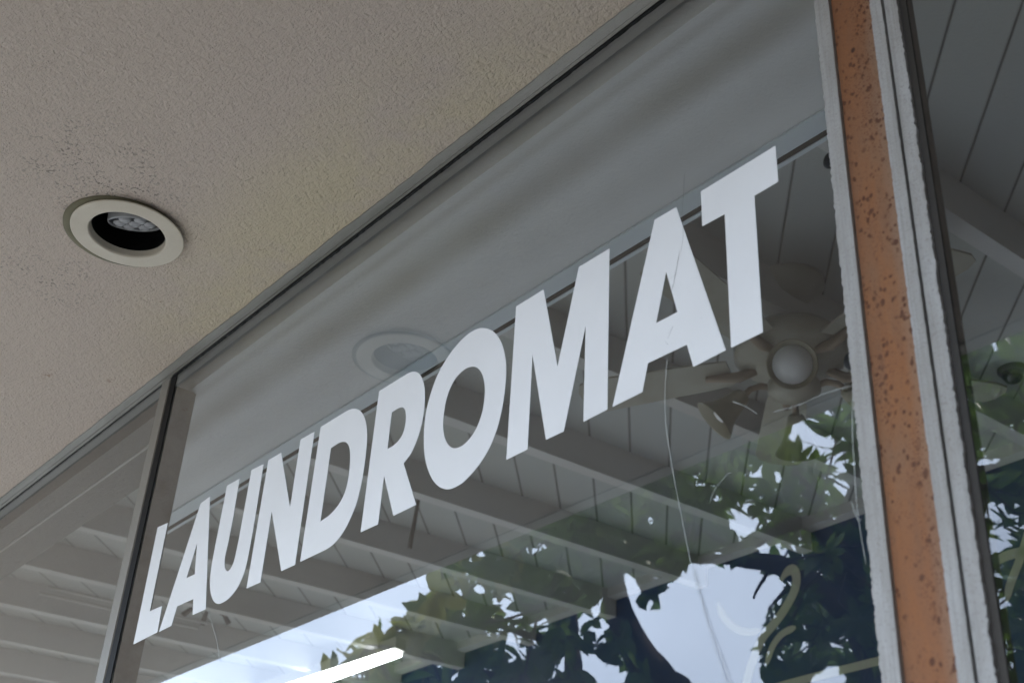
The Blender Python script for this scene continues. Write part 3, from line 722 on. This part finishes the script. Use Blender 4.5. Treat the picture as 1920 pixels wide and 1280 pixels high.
# beige brush lettering painted on the navy wall
sg = empty('wall_lettering', onY((1450, 1150), WY)); tag(sg, 'beige looping strokes painted on the navy far wall', 'wall lettering')
def stroke(pts, wd, ends=True):
    bm = bmesh.new(); P = spline([onY(q_, WY - .003) for q_ in pts], 6) if len(pts) > 2 else [onY(q_, WY - .003) for q_ in pts]
    rows = []
    for i, p in enumerate(P):
        t = (P[min(i + 1, len(P) - 1)] - P[max(i - 1, 0)]).normalized(); nr = Vector((-t.z, 0, t.x))
        ww = wd * min(1, .35 + 5 * min(i, len(P) - 1 - i) / len(P)) if ends else wd
        rows.append((bm.verts.new(p + nr * ww), bm.verts.new(p - nr * ww)))
    for a_, b_ in zip(rows, rows[1:]): bm.faces.new((a_[0], a_[1], b_[1], b_[0]))
    bm.normal_update()
    for f in bm.faces:
        if f.normal.y > 0: f.normal_flip()
    link('stroke', bm, M_tan, sg)
stroke([(1464, 1088), (1474, 1073), (1486, 1067), (1493, 1080), (1490, 1105), (1472, 1140), (1450, 1170), (1430, 1195), (1410, 1240), (1395, 1300), (1390, 1340)], .021)
stroke([(1345, 1130), (1358, 1158), (1380, 1178), (1405, 1184), (1425, 1181)], .014)
stroke([(1492, 1175), (1466, 1188), (1448, 1212), (1437, 1245)], .015)
stroke([(1440, 1292), (1500, 1275), (1660, 1235), (1760, 1212)], .016, False)
stroke([(1850, 1062), (1885, 1042), (1935, 1030)], .018)
stroke([(1940, 960), (1915, 1040), (1896, 1090), (1884, 1130)], .016)

# ================================================================== the trees mirrored in the glass
H = []          # windows of open sky between the leaves, outlined where the glass shows them
H.append([(1305, 1052), (1390, 1061), (1460, 1072), (1473, 1092), (1475, 1110), (1445, 1140), (1437, 1178), (1415, 1225), (1420, 1250), (1440, 1262), (1430, 1330), (1260, 1330), (1195, 1225), (1165, 1165), (1150, 1095), (1165, 1072), (1195, 1075), (1215, 1165), (1245, 1090)])
H.append([(1327, 1015), (1355, 1012), (1375, 1026), (1400, 1030), (1440, 1008), (1448, 1033), (1425, 1044), (1395, 1038), (1327, 1032)])
H.append([(1344, 948), (1367, 961), (1380, 961), (1393, 942), (1410, 961), (1429, 994), (1393, 1012), (1364, 1003)])
H.append([(1410, 876), (1439, 870), (1439, 905), (1405, 895)])
H.append([(1395, 910), (1420, 925), (1400, 938)])
H.append([(1482, 788), (1508, 784), (1515, 800), (1525, 785), (1541, 823), (1505, 830), (1472, 812)])
H.append([(1288, 912), (1322, 908), (1318, 928), (1292, 928)])
H.append([(1108, 1262), (1126, 1228), (1155, 1226), (1172, 1244), (1205, 1290), (1110, 1290)])
H.append([(1835, 872), (1852, 860), (1866, 872), (1862, 905), (1845, 920)])
H.append([(1520, 1262), (1560, 1250), (1590, 1262), (1600, 1300), (1500, 1300)])
H.append([(1830, 960), (1850, 950), (1845, 985), (1828, 985)])
H.append([(1870, 1105), (1900, 1110), (1900, 1160), (1875, 1150)])
for q_ in ((868, 1048), (905, 1030), (945, 1062), (958, 1120), (880, 1085), (893, 1103), (870, 1160), (1030, 1175), (965, 1200), (1120, 1185), (1022, 1165), (1060, 1250), (790, 1255), (850, 1245), (1150, 1025), (1165, 975), (1220, 968), (1105, 1245), (820, 1235), (1140, 1180), (915, 1262), (1000, 1225)):
    s_ = random.uniform(8, 15)
    H.append([(q_[0] - s_, q_[1] - s_ * 1.2), (q_[0] + s_, q_[1] - s_), (q_[0] + s_ * .8, q_[1] + s_ * 1.3), (q_[0] - s_, q_[1] + s_)])
for _ in range(34):
    q_ = (random.uniform(800, 1165), random.uniform(1075, 1275)); s_ = random.uniform(5, 12)
    H.append([(q_[0] - s_, q_[1] - s_ * 1.4), (q_[0] + s_, q_[1] - s_ * .8), (q_[0] + s_ * .6, q_[1] + s_ * 1.5), (q_[0] - s_ * .8, q_[1] + s_)])
CROWN = [(605, 1300), (590, 1245), (622, 1230), (655, 1196), (700, 1170), (752, 1148), (780, 1125), (792, 1095), (808, 1062), (812, 1030), (830, 985), (900, 930), (1010, 900), (1130, 880), (1200, 850), (1270, 810), (1400, 770), (1500, 700), (1640, 660), (1750, 600), (1840, 560), (1960, 540), (2150, 560), (2300, 900), (2300, 1500), (1900, 1700), (1100, 1700), (620, 1560)]
def inside(p, poly):
    x, y = p; r = False; j = len(poly) - 1
    for i in range(len(poly)):
        xi, yi = poly[i]; xj, yj = poly[j]
        if (yi > y) != (yj > y) and x < (xj - xi) * (y - yi) / (yj - yi) + xi: r = not r
        j = i
    return r
def seg(p, a, b):
    vx, vy = b[0] - a[0], b[1] - a[1]; t = max(0, min(1, ((p[0] - a[0]) * vx + (p[1] - a[1]) * vy) / (vx * vx + vy * vy + 1e-9)))
    return math.hypot(p[0] - a[0] - t * vx, p[1] - a[1] - t * vy)
def edged(p, poly): return min(seg(p, poly[i], poly[i - 1]) for i in range(len(poly)))
def topix(P):
    """where the glass shows a point outside"""
    v = Vector((P.x, 2 * D - P.y, P.z - CAMZ))
    zc = v.dot(fwd)
    return (960 + FPX * v.dot(right) / zc, 640 + FPX * v.dot(down) / zc, zc)
def leaf(bm, base, d, up, L, W, mi=0):
    d = d.normalized(); s_ = d.cross(up)
    if s_.length < 1e-3: s_ = d.orthogonal()
    s_.normalize(); nn_ = s_.cross(d).normalized()
    droop = -nn_ * L * random.uniform(.05, .22)
    prof = ((0, .08), (.22, .62), (.5, 1.0), (.78, .72), (1, 0))
    prev = None
    for t, wd in prof:
        c_ = base + d * (L * t) + droop * (t * t)
        if wd == 0: cur = (bm.verts.new(c_),)
        else:
            e = nn_ * (W * .22 * wd); cur = (bm.verts.new(c_ + s_ * (W * wd * .5) + e), bm.verts.new(c_), bm.verts.new(c_ - s_ * (W * wd * .5) + e))
        if prev:
            if len(cur) == 1: fs = [bm.faces.new((prev[0], prev[1], cur[0])), bm.faces.new((prev[1], prev[2], cur[0]))]
            else: fs = [bm.faces.new((prev[0], prev[1], cur[1], cur[0])), bm.faces.new((prev[1], prev[2], cur[2], cur[1]))]
            for f in fs: f.material_index = mi; f.smooth = True
        prev = cur
def ok_leaf(P0, P1, P2=None):
    for P, tol in ((P0, 2), (P1, random.choice((5, 10, 16))), (P0.lerp(P1, .5), 5)):
        x, y, zc = topix(P)
        if zc > 0:
            for i_, h_ in enumerate(H):
                if inside((x, y), h_) and edged((x, y), h_) > (tol if i_ < 12 else min(tol, 2.5)): return False
            if 560 < x < 1000 and not inside((x, y), CROWN) and edged((x, y), CROWN) > 8: return False
    return True
def rosette(bm, c_, nl, L, mi=0, ax=None):
    ax = ax or Vector((random.uniform(-1, 1), random.uniform(-1, 1), random.uniform(-.2, 1.2))).normalized()
    s_ = ax.orthogonal().normalized(); t_ = ax.cross(s_); ph = random.random() * 6.28; n_ok = 0
    for i in range(nl):
        a_ = ph + i * 2.4; el = random.uniform(.15, .85)
        d = (s_ * math.cos(a_) + t_ * math.sin(a_)) * math.cos(el) + ax * math.sin(el) + Vector((0, 0, -.15))
        b_ = c_ - ax * (.03 * random.random()); LL = L * random.uniform(.7, 1.15)
        if not ok_leaf(b_, b_ + d.normalized() * LL): continue
        leaf(bm, b_, d, ax, LL, LL * random.uniform(.34, .44), mi); n_ok += 1
    return n_ok
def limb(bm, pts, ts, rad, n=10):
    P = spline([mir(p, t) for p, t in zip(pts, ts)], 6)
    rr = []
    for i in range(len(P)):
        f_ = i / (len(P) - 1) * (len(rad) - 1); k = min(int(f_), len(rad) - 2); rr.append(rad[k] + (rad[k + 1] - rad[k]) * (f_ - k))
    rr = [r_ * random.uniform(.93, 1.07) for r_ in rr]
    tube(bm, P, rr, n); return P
NODES = []
def build_tree(name, label, sel, trunkbm, n1, n2, seedv):
    random.seed(seedv)
    tr = empty(name, (sel['base'][0], sel['base'][1], 0)); tag(tr, label, 'tree', 'trees mirrored in the window')
    tb = bmesh.new(); nodes = trunkbm(tb)
    bmesh.ops.recalc_face_normals(tb, faces=tb.faces)
    cb = bmesh.new(); tw = tb; made = 0; tries = 0
    while made < n1 and tries < n1 * 30:
        tries += 1
        x = random.uniform(*sel['x']); y = random.uniform(*sel['y'])
        if not inside((x, y), CROWN): continue
        if not sel['fn'](x, y): continue
        t = random.uniform(*sel['t'])
        P = mir((x, y), t)
        if P.y > -.35 or P.z < 2.0 or P.x > .45: continue
        dens = sel['d'](x, y)
        if random.random() > dens: continue
        sunlit = x < 800 and y < 1250 and random.random() < .85 or x < 1000 and random.random() < .25
        k = rosette(cb, P, random.randint(6, 10), .135 if x < 900 else (.105 if t < 5 else .125), 1 if sunlit else 0)
        made += 1
        if k >= 3 and nodes:
            N = min(nodes, key=lambda q_: (q_ - P).length)
            if (N - P).length < 1.0:
                mdl = (N + P) / 2 + Vector((random.uniform(-.05, .05), random.uniform(-.05, .05), -.04))
                good = True
                for q_ in (P * .75 + N * .25, mdl, P * .25 + N * .75):
                    x_, y_, z_ = topix(q_)
                    if any(inside((x_, y_), h_) for h_ in H) or (x_ < 830 and not inside((x_, y_), CROWN)): good = False
                if good: tube(tw, [N, mdl, P], [.006, .004, .003], 5, False)
            if random.random() < .3: nodes.append(P.copy())
    # far side of the crown
    for _ in range(n2):
        x = random.uniform(*sel['x']); y = random.uniform(*sel['y'])
        if not inside((x, y), CROWN) or not sel['fn'](x, y) or random.random() > sel['d'](x, y) ** 2: continue
        P = mir((x, y), random.uniform(sel['t'][1], sel['t'][1] + 2.5))
        if P.x > .4: continue
        rosette(cb, P, random.randint(6, 9), .17, 0)
    link('crown', cb, [M_leaf, M_leaf2], tr)
    bmesh.ops.recalc_face_normals(tb, faces=tb.faces); link('trunk', tb, M_bark, tr, True)
    return tr
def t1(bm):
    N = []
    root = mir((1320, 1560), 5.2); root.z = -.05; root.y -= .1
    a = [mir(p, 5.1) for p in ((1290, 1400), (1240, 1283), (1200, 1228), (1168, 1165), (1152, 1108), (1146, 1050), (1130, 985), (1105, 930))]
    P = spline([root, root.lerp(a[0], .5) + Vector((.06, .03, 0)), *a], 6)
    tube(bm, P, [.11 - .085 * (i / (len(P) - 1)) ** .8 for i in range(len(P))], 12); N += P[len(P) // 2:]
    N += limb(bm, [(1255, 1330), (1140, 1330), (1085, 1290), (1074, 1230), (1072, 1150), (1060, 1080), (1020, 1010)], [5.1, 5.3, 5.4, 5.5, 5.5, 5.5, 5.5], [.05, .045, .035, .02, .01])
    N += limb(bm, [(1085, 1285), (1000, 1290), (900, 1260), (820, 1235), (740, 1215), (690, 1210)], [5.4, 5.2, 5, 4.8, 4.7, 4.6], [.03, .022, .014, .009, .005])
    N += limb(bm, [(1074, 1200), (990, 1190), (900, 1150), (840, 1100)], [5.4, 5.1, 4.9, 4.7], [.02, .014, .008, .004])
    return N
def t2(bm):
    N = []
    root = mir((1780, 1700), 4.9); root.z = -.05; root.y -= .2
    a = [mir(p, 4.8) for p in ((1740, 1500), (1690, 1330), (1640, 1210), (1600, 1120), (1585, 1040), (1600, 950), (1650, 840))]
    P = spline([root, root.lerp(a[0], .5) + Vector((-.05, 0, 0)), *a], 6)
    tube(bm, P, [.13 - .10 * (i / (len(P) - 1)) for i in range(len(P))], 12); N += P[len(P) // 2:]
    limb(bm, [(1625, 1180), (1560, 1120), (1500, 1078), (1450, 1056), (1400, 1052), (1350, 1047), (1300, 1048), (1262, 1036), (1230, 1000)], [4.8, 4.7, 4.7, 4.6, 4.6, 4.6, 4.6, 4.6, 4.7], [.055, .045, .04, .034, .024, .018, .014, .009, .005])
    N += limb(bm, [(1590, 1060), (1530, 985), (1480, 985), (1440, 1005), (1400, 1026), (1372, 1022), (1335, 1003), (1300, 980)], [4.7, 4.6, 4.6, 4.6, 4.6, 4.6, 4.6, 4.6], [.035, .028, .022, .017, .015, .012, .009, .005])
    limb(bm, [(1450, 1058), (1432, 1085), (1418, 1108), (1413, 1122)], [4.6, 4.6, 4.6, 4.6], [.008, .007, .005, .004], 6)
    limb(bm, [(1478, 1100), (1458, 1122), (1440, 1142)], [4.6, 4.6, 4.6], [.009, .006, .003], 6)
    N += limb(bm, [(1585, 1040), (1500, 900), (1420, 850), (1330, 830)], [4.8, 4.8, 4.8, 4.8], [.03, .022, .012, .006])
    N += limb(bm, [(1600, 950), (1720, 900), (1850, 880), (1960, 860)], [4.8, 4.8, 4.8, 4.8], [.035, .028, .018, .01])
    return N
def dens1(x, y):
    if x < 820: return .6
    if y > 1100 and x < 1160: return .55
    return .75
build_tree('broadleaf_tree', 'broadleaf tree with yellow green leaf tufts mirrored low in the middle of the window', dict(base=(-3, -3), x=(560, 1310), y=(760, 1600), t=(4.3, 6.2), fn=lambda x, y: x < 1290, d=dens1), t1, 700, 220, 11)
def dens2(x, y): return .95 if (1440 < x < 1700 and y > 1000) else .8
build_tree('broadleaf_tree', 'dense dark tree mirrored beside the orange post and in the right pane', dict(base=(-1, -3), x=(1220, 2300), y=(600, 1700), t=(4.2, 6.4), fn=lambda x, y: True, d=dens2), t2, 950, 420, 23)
# big leaf tufts hanging in front of the open sky
